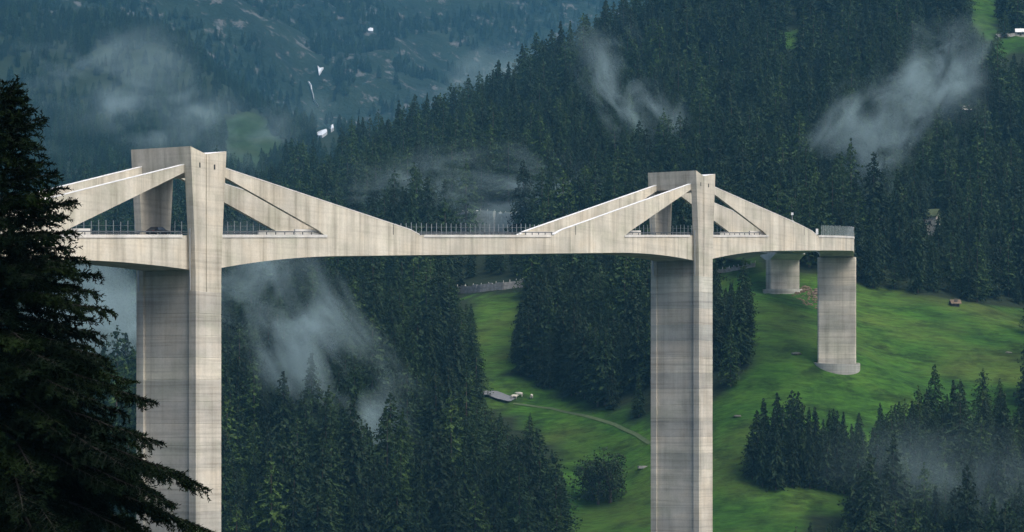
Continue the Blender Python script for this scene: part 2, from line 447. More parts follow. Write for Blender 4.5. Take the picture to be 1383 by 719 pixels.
# stay walls
WT, WE, CO = 10.55, 63.0, 34.5       # top height at the pylon, end station, station where the opening closes
def stay_wall(s0, dr, side):
    xs = sorted(set(frange(4.15, CO, 3.0) + frange(CO, WE, 3.0) + [56.5]))
    v, f = [], []
    for x in xs:
        top = WT - (WT-.45)*(x-4.15)/(WE-4.15)
        bot = -.28 if x >= CO else (WT-1.12)*(1-(x-4.15)/(CO-4.15)) + .0
        if x > WE-.01: top = .12
        s = s0+dr*x
        for o in (DW+.012, DW-.55):
            v.append(P(s, side*o, bot)); v.append(P(s, side*o, top))
    for i in range(len(xs)-1):
        a, c = i*4, (i+1)*4
        for q in ((a,c,c+1,a+1),(a+3,c+3,c+2,a+2),(a+1,c+1,c+3,a+3),(a+2,c+2,c,a)):
            f.append(q)
    f.append((0,1,3,2)); e = (len(xs)-1)*4; f.append((e+2,e+3,e+1,e))
    o = mesh_obj('stay_wall', v, f, CON, bridge)
    bm = bmesh.new(); bm.from_mesh(o.data); bmesh.ops.recalc_face_normals(bm, faces=bm.faces); bm.to_mesh(o.data); bm.free()
    # added white strip along the top, its colour imitating a sky-lit wall top
    cv, cf = [], []
    for i, x in enumerate(xs):
        top = WT - (WT-.45)*(x-4.15)/(WE-4.15) + .003
        if x > WE-.01: top = .125
        sx = s0+dr*x
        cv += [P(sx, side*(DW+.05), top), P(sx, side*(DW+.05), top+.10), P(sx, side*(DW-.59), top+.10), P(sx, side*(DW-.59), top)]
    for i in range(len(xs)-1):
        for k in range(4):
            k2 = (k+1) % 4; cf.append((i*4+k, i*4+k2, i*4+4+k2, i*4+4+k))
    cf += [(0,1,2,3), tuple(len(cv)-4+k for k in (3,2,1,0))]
    co = mesh_obj('lit_top_strip', cv, cf, WHITEP_LIT_TOPS, o)
    bm = bmesh.new(); bm.from_mesh(co.data); bmesh.ops.recalc_face_normals(bm, faces=bm.faces); bm.to_mesh(co.data); bm.free()
    # dark joint where the cast wall blocks meet
    x = 54.5; top = WT - (WT-.45)*(x-4.15)/(WE-4.15)
    m = MB(); s = s0+dr*x
    pts8 = [P(s+ds, side*oo, h) for h in (.1, top-.02) for ds, oo in ((-.09,DW+.0),(.09,DW+.0),(.09,DW+.022),(-.09,DW+.022))]
    m.hexa(pts8); m.build('wall_joint', DARK, o)
    # barrier at the wall's foot, road side
    sweep('barrier', frange(s0+dr*26 if dr > 0 else s0-dr*-60, s0+dr*60 if dr > 0 else s0-26, 4.0),
          lambda s: [(side*(DW-.56),.03),(side*(DW-.86),.03),(side*(DW-.86),1.0),(side*(DW-.56),1.0)], CONW, o)
for s0 in (0, SPAN):
    for dr in (-1, 1):
        for side in (1, -1): stay_wall(s0, dr, side)

# pylons: two columns and a cross beam on each tall pier
HT = 12.95; FO, FI = 5.5, 4.25
def hw_at(h):
    if h < -6: return 3.25
    if h < 0: return 3.25 + .30*(h+6)/6
    return 3.55 + 1.05*h/HT
def pylon(s0):
    py = empty('pylon', (0,0,0), 0, bridge)
    zt = zd(s0)
    def pt(ds, off, h):
        a = axis(s0); d = Vector((math.sin(PHI0), math.cos(PHI0))); n = Vector((math.cos(PHI0), -math.sin(PHI0)))
        q = a + d*ds + n*off; return Vector((q.x, q.y, zt+h))
    for side in (1, -1):
        hs = [-8.5,-6,-3,0,3,6,9,HT-.75,HT]
        v, f = [], []
        for h in hs:
            k = hw_at(h); g = .45
            hv = h-.75 if h >= HT else h
            ring = [(-k,FI,h),(-k,FO,h),(-.14,FO-g,hv),(-.14,FO-g-.14,hv),(.14,FO-g-.14,hv),(.14,FO-g,hv),(k,FO,h),(k,FI,h),(0,FI,hv)]
            if h == HT-.75: ring = [(a, b_, HT-.80 if abs(a) > .2 else HT-1.5) for a, b_, c in ring]
            v += [pt(a, side*b_, c) for a, b_, c in ring]
        n = 9
        for i in range(len(hs)-1):
            for k in range(n):
                k2 = (k+1) % n; q = (i*n+k, i*n+k2, (i+1)*n+k2, (i+1)*n+k)
                f.append(q)
        e = (len(hs)-1)*n
        f.append(tuple(range(n)))
        f += [(e,e+1,e+2,e+3,e+8), (e+3,e+4,e+8), (e+4,e+5,e+6,e+7,e+8)]
        o = mesh_obj('column', v, f, [CONC, WHITEP_LIT_TOPS], py)
        for k in (1,2,3): o.data.polygons[len(f)-k].material_index = 1  # column top faces whitened, brightness from the sky put into the colour
        bm = bmesh.new(); bm.from_mesh(o.data); bmesh.ops.recalc_face_normals(bm, faces=bm.faces); bm.to_mesh(o.data); bm.free()
        for ds in (-1.9, 1.9):   # slots near the top
            m = MB(); on = FO - .45*(1-abs(ds)/hw_at(10.3))
            m.hexa([pt(ds+a, side*(on+c), 10.0+h) for h in (0,.75) for a, c in ((-.16,-.25),(.16,-.25),(.16,.03),(-.16,.03))])
            m.build('slot', DARK, o)
        m = MB()   # rain pipe beside the column on the near side, left face
        m.hexa([pt(-hw_at(0)-.16+a, side*(4.75+c), -8.4+h) for h in (0,9.2) for a, c in ((-.1,-.1),(.1,-.1),(.1,.1),(-.1,.1))])
        m.build('rain_pipe', STEEL, o)
    v = []; hb = HT-3.75
    for off in (-FI-.0, FI+.0):
        k1, k2 = hw_at(hb), hw_at(HT)
        v += [pt(-k1, off, hb), pt(k1, off, hb), pt(k2, off, HT), pt(0, off, HT-.75), pt(-k2, off, HT)]
    f = [(0,1,2,3,4), (9,8,7,6,5)] + [(i, (i+1) % 5, 5+(i+1) % 5, 5+i) for i in range(5)]
    o = mesh_obj('cross_beam', v, f, [CONC, WHITEP_LIT_TOPS], py)
    for k in (4, 5): o.data.polygons[k].material_index = 1  # both top slopes of the beam painted white to look sky-lit
    bm = bmesh.new(); bm.from_mesh(o.data); bmesh.ops.recalc_face_normals(bm, faces=bm.faces); bm.to_mesh(o.data); bm.free()
pylon(0); pylon(SPAN)

# tall piers, cast in lifts
def pier_lifts(s0, ring, ztop, zbot, lift, name='pier', mat=CONP, grey=None):
    pr = empty(name, (0,0,0), 0, bridge)
    a0 = axis(s0); t = heading(s0)
    d = Vector((math.sin(t), math.cos(t))); n = Vector((math.cos(t), -math.sin(t)))
    z = ztop; k = 0
    while z > zbot:
        h = min(lift, z-zbot)
        v, f = [], []; m = len(ring)
        for zz, ins in ((z-h, .05), (z-h+.05, 0), (z-.05, 0), (z, .05)):
            for ds, off in ring:
                l = math.hypot(ds, off) or 1
                q = a0 + d*(ds - ins*(1 if ds > 0 else -1)) + n*(off - ins*(1 if off > 0 else -1))
                v.append((q.x, q.y, zz))
        for i in range(3):
            for j in range(m):
                j2 = (j+1) % m; f.append((i*m+j, i*m+j2, (i+1)*m+j2, (i+1)*m+j))
        f.append(tuple(reversed(range(m)))); f.append(tuple(3*m+j for j in range(m)))
        o = mesh_obj('concrete_lift', v, f, CONG if (grey and k in grey) else mat, pr)
        bm = bmesh.new(); bm.from_mesh(o.data); bmesh.ops.recalc_face_normals(bm, faces=bm.faces); bm.to_mesh(o.data); bm.free()
        z -= h; k += 1
    return pr
K, WB = 3.25, 2.75
ringH = [(-K,-FI),(-K,-FO),(-.12,-FO+.4),(.12,-FO+.4),(K,-FO),(K,-FI),(WB,-FI),(WB,FI),(K,FI),(K,FO),(.12,FO-.4),(-.12,FO-.4),(-K,FO),(-K,FI),(-WB,FI),(-WB,-FI)]
for s0 in (0, SPAN):
    a = axis(s0); pier_lifts(s0, ringH, zd(s0)-8.5, gz(a.x, a.y)-3, 3.3, grey=(0,1,3) if s0 else None)
    m = MB()   # web head between the columns, up to the girder
    m.hexa([Pz(s0+ds, off, zd(s0)+h) for h in (-8.5,-5.2) for ds, off in ((-WB,-FI+.01),(-WB,FI-.01),(WB,FI-.01),(WB,-FI+.01))][::1])
    m.build('pier_head', CONP, bridge)
def rrect(hx, hy, r, n=4):
    out = []
    for cx, cy, a0 in ((hx-r,hy-r,0),(-hx+r,hy-r,90),(-hx+r,-hy+r,180),(hx-r,-hy+r,270)):
        for i in range(n+1):
            a = R(a0+90*i/n); out.append((cx+r*math.cos(a), cy+r*math.sin(a)))
    return out
a3, a4 = axis(S3), axis(S4)
pier_lifts(S3, rrect(1.7, 4.75, .35, 2), zd(S3)-depth(S3)-.02, gz(a3.x, a3.y)-5, 3.6)
pier_lifts(S4, rrect(1.9, 4.3, .3, 2), zd(S4)-depth(S4)-1.7, gz(a4.x, a4.y)-5, 3.6)
m = MB()
def pier4(ds, off, h):
    t = heading(S4); q = a4 + Vector((math.sin(t), math.cos(t)))*ds + Vector((math.cos(t), -math.sin(t)))*off
    return (q.x, q.y, zd(S4)-depth(S4)+h)
m.hexa([pier4(-1.9,-4.3,-1.7),pier4(-1.9,4.3,-1.7),pier4(1.9,4.3,-1.7),pier4(1.9,-4.3,-1.7),pier4(-5.6,-4.4,-.42),pier4(-5.6,4.4,-.42),pier4(5.6,4.4,-.42),pier4(5.6,-4.4,-.42)])
m.hexa([pier4(-5.6,-4.4,-.41),pier4(-5.6,4.4,-.41),pier4(5.6,4.4,-.41),pier4(5.6,-4.4,-.41),pier4(-5.6,-4.4,-.02),pier4(-5.6,4.4,-.02),pier4(5.6,4.4,-.02),pier4(5.6,-4.4,-.02)])
m.build('pier_cap', CONW, bridge)
am_ = axis(SM1); pier_lifts(SM1, rrect(1.7, 4.75, .35, 2), zd(SM1)-depth(SM1)-.02, gz(am_.x, am_.y)-5, 3.6)
# ring walls round the feet of the two short piers
def ring_wall(s0, rx, ry, hgt, name):
    a0 = axis(s0); t = heading(s0); d = Vector((math.sin(t), math.cos(t))); n = Vector((math.cos(t), -math.sin(t)))
    v, f = [], []; m_ = 40
    zc = gz(a0.x, a0.y)
    for i in range(m_):
        t_ = 2*math.pi*i/m_
        for r_, top in ((1,0),(1,1),(.93,1),(.93,0)):
            q = a0 + d*(rx*r_*math.cos(t_)) + n*(ry*r_*math.sin(t_))
            g = gz(q.x, q.y)
            v.append((q.x, q.y, (g*.15+zc*.85)+hgt if top else g-2.5))
    for i in range(m_):
        j = (i+1) % m_
        for k in range(4):
            k2 = (k+1) % 4; f.append((i*4+k, j*4+k, j*4+k2, i*4+k2))
    o = mesh_obj(name, v, f, CONG, bridge)
    bm = bmesh.new(); bm.from_mesh(o.data); bmesh.ops.recalc_face_normals(bm, faces=bm.faces); bm.to_mesh(o.data); bm.free()
ring_wall(S3, 4.2, 5.8, .55, 'pier_ring_wall'); ring_wall(S4, 4.4, 5.6, .4, 'pier_ring_wall')

# guard rails (near and far) and the tall picket fence on the far edge
def guard_rail(side, off, ranges):
    gr = empty('guard_rail', (0,0,0), 0, bridge)
    pm = None
    for a, b_ in ranges:
        sweep('rail', frange(a, b_, 3.0), lambda s: [(side*(off-.04),.50),(side*(off+.04),.50),(side*(off+.04),.66),(side*(off-.04),.66)], DARKSTEEL, gr)
        for s in frange(a+.3, b_-.3, 2.6):
            if pm is None:
                q = MB(); q.box((0,0,.3), (.12,.1,.38)); pm = bpy.data.meshes.new('post'); pm.from_pydata(q.v, [], q.f); pm.materials.append(DARKSTEEL)
            o = link_mesh('post', pm, gr); o.location = P(s, side*off, .0); o.rotation_euler = (0,0,-heading(s))
guard_rail(1, DW-.25, [(-33,-4.6),(4.6,33),(63.2,SPAN-63.2),(SPAN-33,SPAN-4.6),(SPAN+4.6,SPAN+33)])
guard_rail(-1, DW-.25, [(-33,-4.6),(4.6,33),(63.2,SPAN-63.2),(SPAN-33,SPAN-4.6),(SPAN+4.6,SPAN+33)])
m = MB(); m.box((0,0,1.3), (.09,.09,2.6)); pm = bpy.data.meshes.new('picket'); pm.from_pydata(m.v, [], m.f); pm.materials.append(STEEL)
def picket_fence(side, off, ranges, step, label):
    fe = empty('picket_fence', (0,0,0), 0, bridge); fe['label'] = label
    for a, b_ in ranges:
        for s in frange(a, b_, step):
            o = link_mesh('picket', pm, fe); o.location = P(s, side*off, -.1); o.rotation_euler = (R(random.uniform(-.6,.6)), R(random.uniform(-.6,.6)), -heading(s))
            o.scale = (1,1,random.uniform(.93,1.03))
        for h in (.9, 1.75):
            sweep('wire', frange(a, b_, 4.0), lambda s: [(side*(off-.012),h-.012),(side*(off+.012),h-.012),(side*(off+.012),h+.012),(side*(off-.012),h+.012)], STEEL, fe)
picket_fence(-1, DW+.25, [(-40,-5),(5,40),(40,SPAN-48)], 1.75, 'row of tall thin steel pickets along the far edge')
picket_fence(-1, DW+.25, [(SPAN-34,SPAN-5),(SPAN+5,SPAN+34)], 1.9, 'pickets behind the farther portal')
fe_m, fnt, fb = new_mat('fence_mesh_panel')
fb.inputs['Base Color'].default_value = (.30,.36,.33,1); fb.inputs['Roughness'].default_value = .35; fb.inputs['Alpha'].default_value = .22
picket_fence(1, DW-.1, [(SPAN+67,S3+25)], 1.6, 'short fence above the last bay')
sweep('screen_panel', frange(SPAN+67, S3+25, 2.0), lambda s: [(DW-.02,.1),(DW-.02,2.3),(DW-.0,2.3),(DW-.0,.1)], fe_m, bridge)
# small masts and lamps on the far bay
def mast(s, off, h0, hh):
    m = MB(); b0 = P(s, off, h0)
    m.tube([b0, b0+Vector((0,0,hh))], .06, 6); o = m.build('mast', STEEL, bridge)
    m = MB(); m.box((b0.x, b0.y, b0.z+hh), (.5,.5,.55)); m.box((b0.x, b0.y, b0.z+.35), (.55,.55,.7)); m.build('camera_head', WHITEP_LIT_TOPS, o)
mast(SPAN+48, DW-.3, 2.6, 2.2); mast(SPAN+64.2, DW-.3, .3, 1.0); mast(S3-6, DW-.3, .3, 1.9)

# ------------------------------------------------------------------ cars on the deck
def car(s, off, paint, label):
    root = empty('car', P(s, off, .055), -heading(s)); root.rotation_euler = (math.atan(.0571), 0, -heading(s))
    prof = [(-2.0,.35),(2.0,.35),(2.05,.62),(1.85,.80),(1.05,.92),(.45,1.38),(-1.0,1.42),(-1.75,.98),(-2.02,.88)]
    v = [(x*.82, y, z) for x in (-1, 1) for y, z in prof]; v = [((x*.78 if z > 1.2 else x), y, z) for x, y, z in v]
    k = len(prof); f = [tuple(range(k)), tuple(reversed(range(k, 2*k)))] + [(i, k+i, k+(i+1) % k, (i+1) % k) for i in range(k)]
    b = mesh_obj('body', v, f, paint, root)
    bm = bmesh.new(); bm.from_mesh(b.data); bmesh.ops.recalc_face_normals(bm, faces=bm.faces); bmesh.ops.bevel(bm, geom=bm.edges[:], offset=.05, segments=2, affect='EDGES'); bm.to_mesh(b.data); bm.free()
    for sx in (-1, 1):
        for y0, y1 in ((-.9,-.12),(-.02,.42)):
            m = MB(); m.hexa([(sx*(.80+e), y, .96) for e, y in ((-.04,y0-.12),(-.04,y1+.28),(.025,y1+.28),(.025,y0-.12))][::1] + [(sx*(.67+e), y, 1.32) for e, y in ((-.04,y0),(-.04,y1),(.025,y1),(.025,y0))]); m.build('window', GLASS, b)
        for y in (-1.25, 1.25):
            m = MB(); m.tube([(sx*.62,y,.31),(sx*.84,y,.31)], .31, 14); t = m.build('wheel', DARK, root)
            m = MB(); m.tube([(sx*.835,y,.31),(sx*.85,y,.31)], .19, 10); m.build('rim', STEEL, t)
        m = MB(); m.box((sx*.6, 2.0, .68), (.34,.10,.14)); m.build('headlight', WHITEP_LIT_TOPS, b)
        m = MB(); m.box((sx*.6,-2.0, .78), (.30,.08,.16)); m.build('tail_light', REDP, b)
    tag(root, label, 'car')
car(-2.6, -1.9, DARKPAINT, 'small dark car passing the far column of the nearer portal')

# ------------------------------------------------------------------ trees
def conifer_mesh(seed, R0, layers, droop, kind, gap=.0, nb0=9):
    """unit-height conifer: returns trunk and crown (verts, faces)"""
    rnd = random.Random(seed)
    tr = MB(); lean = (rnd.uniform(-.012,.012), rnd.uniform(-.012,.012))
    tr.tube([(0,0,-.06),(0,0,.1),(lean[0],lean[1],.55),(lean[0],lean[1],.97)], [.016,.013,.008,.001], 6)
    cr = MB()
    for i in range(layers):
        t = i/(layers-1); h = .10 + .885*t**.92
        prof = (1-t)**(.55 if kind == 'l' else (.62 if seed % 2 == 0 else .76))*(1-.25*math.exp(-((t)/.08)**2)) + .02
        nb = max(3, int(nb0*(1-.55*t)))
        a0 = rnd.uniform(0, 6.28)
        for k in range(nb):
            if rnd.random() < gap: continue
            a = a0 + 6.283*k/nb + rnd.uniform(-.28,.28)
            L = R0*prof*rnd.uniform(.55,1.22)
            hh = h + rnd.uniform(-.022,.022)
            ca, sa = math.cos(a), math.sin(a)
            dz = droop*rnd.uniform(.5,1.5)
            def bpt(u): return (L*u*ca+lean[0]*h, L*u*sa+lean[1]*h, hh + .10*L*math.sin(u*2.2) - dz*L*u*u)
            wd = L*rnd.uniform(.09,.16) + .002
            a_, b_, c_ = bpt(.05), bpt(.6), bpt(1.0)
            cr.add([a_, (b_[0]-sa*wd, b_[1]+ca*wd, b_[2]-wd*.8), c_, (b_[0]+sa*wd, b_[1]-ca*wd, b_[2]-wd*.8)], [(0,1,2),(0,2,3)])
            nt_ = 5 + int(9*L/R0)
            for q in range(nt_):       # needle tufts along and below the branch
                u = rnd.random()**.6; x0, y0, z0 = bpt(u); sp = L*.26*(1-.55*u) + .004
                x0 += rnd.gauss(0, sp*.55); y0 += rnd.gauss(0, sp*.55); z0 -= abs(rnd.gauss(0, .010)) - .003
                s_ = rnd.uniform(.008,.017); b2 = rnd.uniform(0, 6.28); cb, sb = math.cos(b2)*s_, math.sin(b2)*s_
                cr.add([(x0-cb, y0-sb, z0+rnd.uniform(0,.006)), (x0+cb, y0+sb, z0+rnd.uniform(-.002,.006)), (x0+rnd.uniform(-s_,s_), y0+rnd.uniform(-s_,s_), z0-s_*rnd.uniform(.9,1.9))], [(0,1,2)])
    return tr, cr

def broadleaf_mesh(seed):
    rnd = random.Random(seed); tr = MB(); cr = MB()
    tr.tube([(0,0,-.06),(0,0,.2),(.02,.01,.5)], [.035,.028,.012], 7)
    lobes = []
    for i in range(17):
        a = rnd.uniform(0,6.28); z = rnd.uniform(.16,.84); rr = .30*math.sin(math.pi*min(1,(z+.12)/1.05))**.7*rnd.uniform(.5,1)
        lobes.append((rr*math.cos(a), rr*math.sin(a), z, rnd.uniform(.10,.19)))
        tr.tube([(0,0,.15+.2*z),(rr*.5*math.cos(a),rr*.5*math.sin(a),.1+.6*z),(rr*math.cos(a),rr*math.sin(a),z)], [.013,.008,.003], 4)
    for i in range(2600):
        cx, cy, cz, r = rnd.choice(lobes)
        v = Vector((rnd.gauss(0,1), rnd.gauss(0,1), rnd.gauss(0,1))).normalized()*r*rnd.uniform(.55,1.08)
        p = Vector((cx,cy,max(.05,cz+v.z))) + Vector((v.x,v.y,0))
        u = Vector((rnd.gauss(0,1), rnd.gauss(0,1), rnd.gauss(0,.6))).normalized(); w_ = u.cross(Vector((rnd.gauss(0,1),rnd.gauss(0,1),rnd.gauss(0,1)))).normalized()
        s = rnd.uniform(.012,.024)
        cr.add([p-u*s, p+w_*s*.7, p+u*s, p-w_*s*.7], [(0,1,2,3)])
    return tr, cr

VAR = []   # (trunk mesh, crown mesh, kind)
def add_variant(tr, cr, mat, kind):
    ms = []
    for nm, q, mt in (('trunk', tr, BARK), ('crown', cr, mat)):
        me = bpy.data.meshes.new(nm); me.from_pydata(q.v, [], q.f); me.materials.append(mt); ms.append(me)
    VAR.append((ms[0], ms[1], kind, tr, cr, mat))
for sd, R0, ly, dr in ((1,.190,34,.60),(2,.235,32,.45),(3,.160,36,.75),(4,.215,31,.55)):
    add_variant(*conifer_mesh(sd, R0, ly, dr, 's'), SPRUCE, 'spruce')
for sd, R0, ly, dr in ((11,.265,26,.30),(12,.225,27,.35)):
    add_variant(*conifer_mesh(sd, R0, ly, dr, 'l', .18, 8), LARCH, 'larch')
add_variant(*broadleaf_mesh(21), LEAF, 'broadleaf'); add_variant(*broadleaf_mesh(22), LEAF, 'broadleaf')

# positions: (x, y, z, height, variant, grove)
trees = []
def scatter(n, xr, yr, keep, hfun, vfun, mind=3.0, grove='forest'):
    x = RNG.uniform(*xr, n); y = RNG.uniform(*yr, n)
    z = ground(x, y); k = keep(x, y, z)
    x, y, z = x[k], y[k], z[k]
    cell = {}
    for a, b_, c in zip(x, y, z):
        key = (int(a//mind), int(b_//mind)); ok = True
        for i in (-1,0,1):
            for j in (-1,0,1):
                for q in cell.get((key[0]+i, key[1]+j), ()):
                    if (q[0]-a)**2+(q[1]-b_)**2 < mind*mind: ok = False
        if not ok: continue
        cell.setdefault(key, []).append((a, b_))
        hh = hfun(a, b_, c)
        if grove in ('forest', 'grove_left'):
            fr = np.array([.35,.6,.97]); bad = True
            for _ in range(4):
                qx, qy = proj(a, b_, c+hh*fr); qx = qx+fr*0; sd_ = .13*hh*(1-fr)*FPX/b_
                cx_, cy_ = np.concatenate([qx-sd_, qx, qx+sd_]), np.concatenate([qy]*3)
                if not ((b_ < 760 and grove == 'forest' and pip(qx, qy, VIEW).any()) or any(pip(cx_, cy_, q).any() for q in CLEAR)): bad = False; break
                hh *= .72
            if bad: continue
        trees.append((a, b_, c, hh, vfun(), grove))
AX = np.array([[*axis(s), s] for s in np.arange(SA, SB, 3.0)])
def axis_dist(x, y):
    d = np.full(x.shape, 1e9)
    for q in AX: d = np.minimum(d, (x-q[0])**2+(y-q[1])**2)
    return np.sqrt(d)
def keep_forest(x, y, z):
    m, c, px, py = zones(x, y, z)
    k = ~m & ~c & (px > -260) & (px < 1640) & (py < 900) & (py > -160)
    return k & (axis_dist(x, y) > 13)
pick_c = lambda: random.choices((0,1,2,3,4,5), (3,3,3,3,3.4,3.4))[0]
def h_near(x, y, z): return random.choice((10,16,19,22,24))*random.uniform(.8,1.2)
scatter(26000, (-330,420), (560,1000), keep_forest, h_near, pick_c, 5.4)
scatter(16000, (-420,520), (1000,1420), keep_forest, lambda *a: random.choice((11,17,20,24,27))*random.uniform(.85,1.15), pick_c, 6.6)
def keep_far(x, y, z):
    m, c, px, py = zones(x, y, z)
    clump = vnoise(x/90, y/90, 31) + .5*vnoise(x/30, y/30, 33)
    lim = np.interp(y, [1400,1900,2400,2900,3600], [-.6,-.5,-.30,-.10,.15])
    return ~c & (px > -260) & (px < 1640) & (py > -160) & (clump > lim)
scatter(42000, (-700,500), (1420,3500), keep_far, lambda x,y,z: random.uniform(8,17), pick_c, 5.0, 'far')
# groves on the meadow
def keep_poly(poly, y0, y1):
    def k(x, y, z):
        px, py = proj(x, y, z); return pip(px, py, poly) & (y > y0) & (y < y1) & (axis_dist(x, y) > 7)
    return k
for px, py, h in ((1016,652,12),(1024,644,15),(1034,640,17),(1042,650,16),(1050,638,18),(1058,648,17),(1066,640,19),(1076,636,18),(1084,646,17),(1092,640,15),
                  (1102,644,16),(1112,650,14),(1120,642,15),(1130,652,16),(1140,646,15),(1150,652,13),(1158,648,12),(1030,660,14),(1048,664,15),(1070,662,16),(1094,664,15),(1116,666,14),(1140,668,15),(1160,670,14)):
    trees.append((*hit(px, py), h, random.choice((0,1,2,3)), 'grove_right'))
scatter(6000, (-20,70), (690,810), keep_poly([(704,420),(760,400),(870,400),(872,562),(800,546),(720,516),(694,502),(706,470)], 690, 810), lambda *a: random.uniform(13,22), lambda: random.choice((0,1,2,3)), 3.6, 'grove_left')
scatter(3000, (40,100), (680,760), keep_poly([(962,420),(985,402),(1010,440),(1012,500),(962,546)], 680, 760), lambda *a: random.uniform(14,22), lambda: random.choice((0,1,2,3)), 3.4, 'grove_left')
trees.append((*hit(808,683), 12.0, 6, 'bush')); trees.append((*hit(824,682), 14.0, 7, 'bush')); trees.append((*hit(800,678), 11.5, 7, 'bush'))
scatter(9000, (70,140), (560,680), lambda x, y, z: keep_forest(x, y, z) & (proj(x, y, z)[0] > 1120) & (proj(x, y, z)[1] > 610), lambda *a: random.uniform(9,19), pick_c, 2.9)
for px, py, h in ((1262,590,17),(1215,596,9),(1190,592,8),(1160,610,9),(1128,628,13),(1300,588,13),(1330,585,14)):
    trees.append((*hit(px, py), h, random.choice((0,1,2,3)), 'edge'))

# which trees show largest: a coarse painter's pass, nearest first
W2, H2 = 346, 180
buf = np.zeros((H2, W2), bool)
vis = np.zeros(len(trees))
order = sorted(range(len(trees)), key=lambda i: trees[i][1])
for i in order:
    x, y, z, h, vr, gname = trees[i]
    if y > 1100: break
    px, py = proj(x, y, z); sc_ = FPX/y/4
    cx = px/4; top = int(py/4-h*sc_); bot = int(py/4); wmax = h*.15*sc_
    cnt = 0
    for r_ in range(max(top,0), min(bot, H2)):
        hwid = wmax*(r_-top+1)/max(bot-top,1)
        a = max(0, int(cx-hwid)); b_ = min(W2, int(cx+hwid)+1)
        if b_ > a:
            row = buf[r_, a:b_]; cnt += (~row).sum(); row[:] = True
    vis[i] = cnt
NI = 300
chosen = set(int(i) for i in np.argsort(-vis)[:NI])
chosen |= set(i for i in range(len(trees)) if trees[i][5] == 'bush')
def tree_label(px, py, h, kind):
    """what singles a tree out: its size, and what it stands beside"""
    size = 'tall' if h > 20 else ('small' if h < 13 else 'middling')
    cut = 'cut by the frame bottom' if py > 719 else None
    def pick(v, bins):
        for lim, txt in bins:
            if v < lim: return txt
        return bins[-1][1]
    if 690 < px < 880 and 380 < py < 585:
        return f"{size} dark {kind} {pick(px, ((745,'at the left end'),(800,'left of the middle'),(840,'right of the middle'),(999,'at the pier end')))} of the farther pier grove" + (', front row' if py > 510 else ', back row'), 'conifers left of the farther tall pier'
    if 880 <= px < 1020 and 380 < py < 570:
        return f"{size} dark {kind} {'hidden partly behind' if px < 962 else 'just right of'} the farther tall pier" + (', front row' if py > 480 else ', back row'), 'conifers right of the farther tall pier'
    if 1000 < px < 1166 and 600 < py < 720:
        return f"{size} dark {kind} {pick(px, ((1045,'at the left end'),(1085,'left of the middle'),(1125,'right of the middle'),(9999,'at the right end')))} of the clump on the lower meadow" + (', front row' if py > 656 else ', back row'), 'conifers in the lower meadow clump'
    if px <= 770 and py > 560:
        col = pick(px, ((300,'behind the nearer tall pier'),(360,'right of the nearer pier'),(430,'below the mist plume'),(500,'below the long stay wall'),(560,'under the wall end'),(620,'left of the road bend'),(690,'below the grey road bend'),(9999,'left of the leafy clump')))
        return f"{size} dark {kind} in the valley {col}, " + (cut if cut else ('low row' if py > 640 else 'upper row')), 'conifers in the valley forest'
    if px <= 700:
        col = pick(px, ((300,'behind the nearer tall pier'),(400,'right of the nearer tall pier'),(500,'below the solid stay wall'),(600,'below the left end of the pickets'),(9999,'left of the narrow meadow')))
        return f"{size} {kind} in the misty forest {col}" + (', upper row' if py < 430 else ', lower row'), 'conifers in the forest under the main span'
    if px > 1100 and py > 570:
        col = pick(px, ((1200,'at its left end'),(1260,'left of its middle'),(1320,'right of its middle'),(9999,'at its right end')))
        return f"{size} {kind} in the lower right forest {col}, " + (cut if cut else ('low row' if py > 660 else 'top row')), 'conifers in the lower right forest'
    if px > 1090:
        col = pick(px, ((1180,'just right of the bridge end'),(1230,'near the small white house'),(1290,'near the mossy roofed house'),(1340,'behind the meadow hut'),(9999,'at the right frame edge')))
        return f"{size} dark {kind} above the meadow {col}" + (', on the meadow edge' if py > 375 else ', higher up'), 'conifers above the meadow'
    col = pick(px, ((800,'behind the pickets at midspan'),(900,'left of the farther portal'),(1000,'behind the farther portal'),(9999,'behind the right stay wall')))
    return f"{size} dark {kind} on the slope {col}" + (', low down' if py > 330 else ', higher up'), 'conifers behind the bridge deck'
NAME = {'spruce': 'spruce_tree', 'larch': 'larch_tree', 'broadleaf': 'broadleaf_tree'}
bush_labels = iter(('left low part of the round leafy tree clump on the lower meadow', 'tallest round leafy tree of the clump on the lower meadow', 'smallest leafy tree at the left edge of the round clump'))
for i in sorted(chosen):
    x, y, z, h, vr, gname = trees[i]
    tm, cm, kind, *_ = VAR[vr]
    o = empty(NAME[kind], (x, y, z-.1), random.uniform(0, 6.28))
    wdt = random.uniform(.9, 1.2)*(1.0 if kind == 'broadleaf' else 1)
    o.scale = (h*wdt, h*wdt, h)
    link_mesh('trunk', tm, o); link_mesh('crown', cm, o)
    if kind == 'broadleaf':
        tag(o, next(bush_labels), 'tree', 'round leafy clump on the lower meadow')
    else:
        px, py = proj(x, y, z)
        lab, grp = tree_label(px, py, h, kind); tag(o, lab, 'tree', grp)

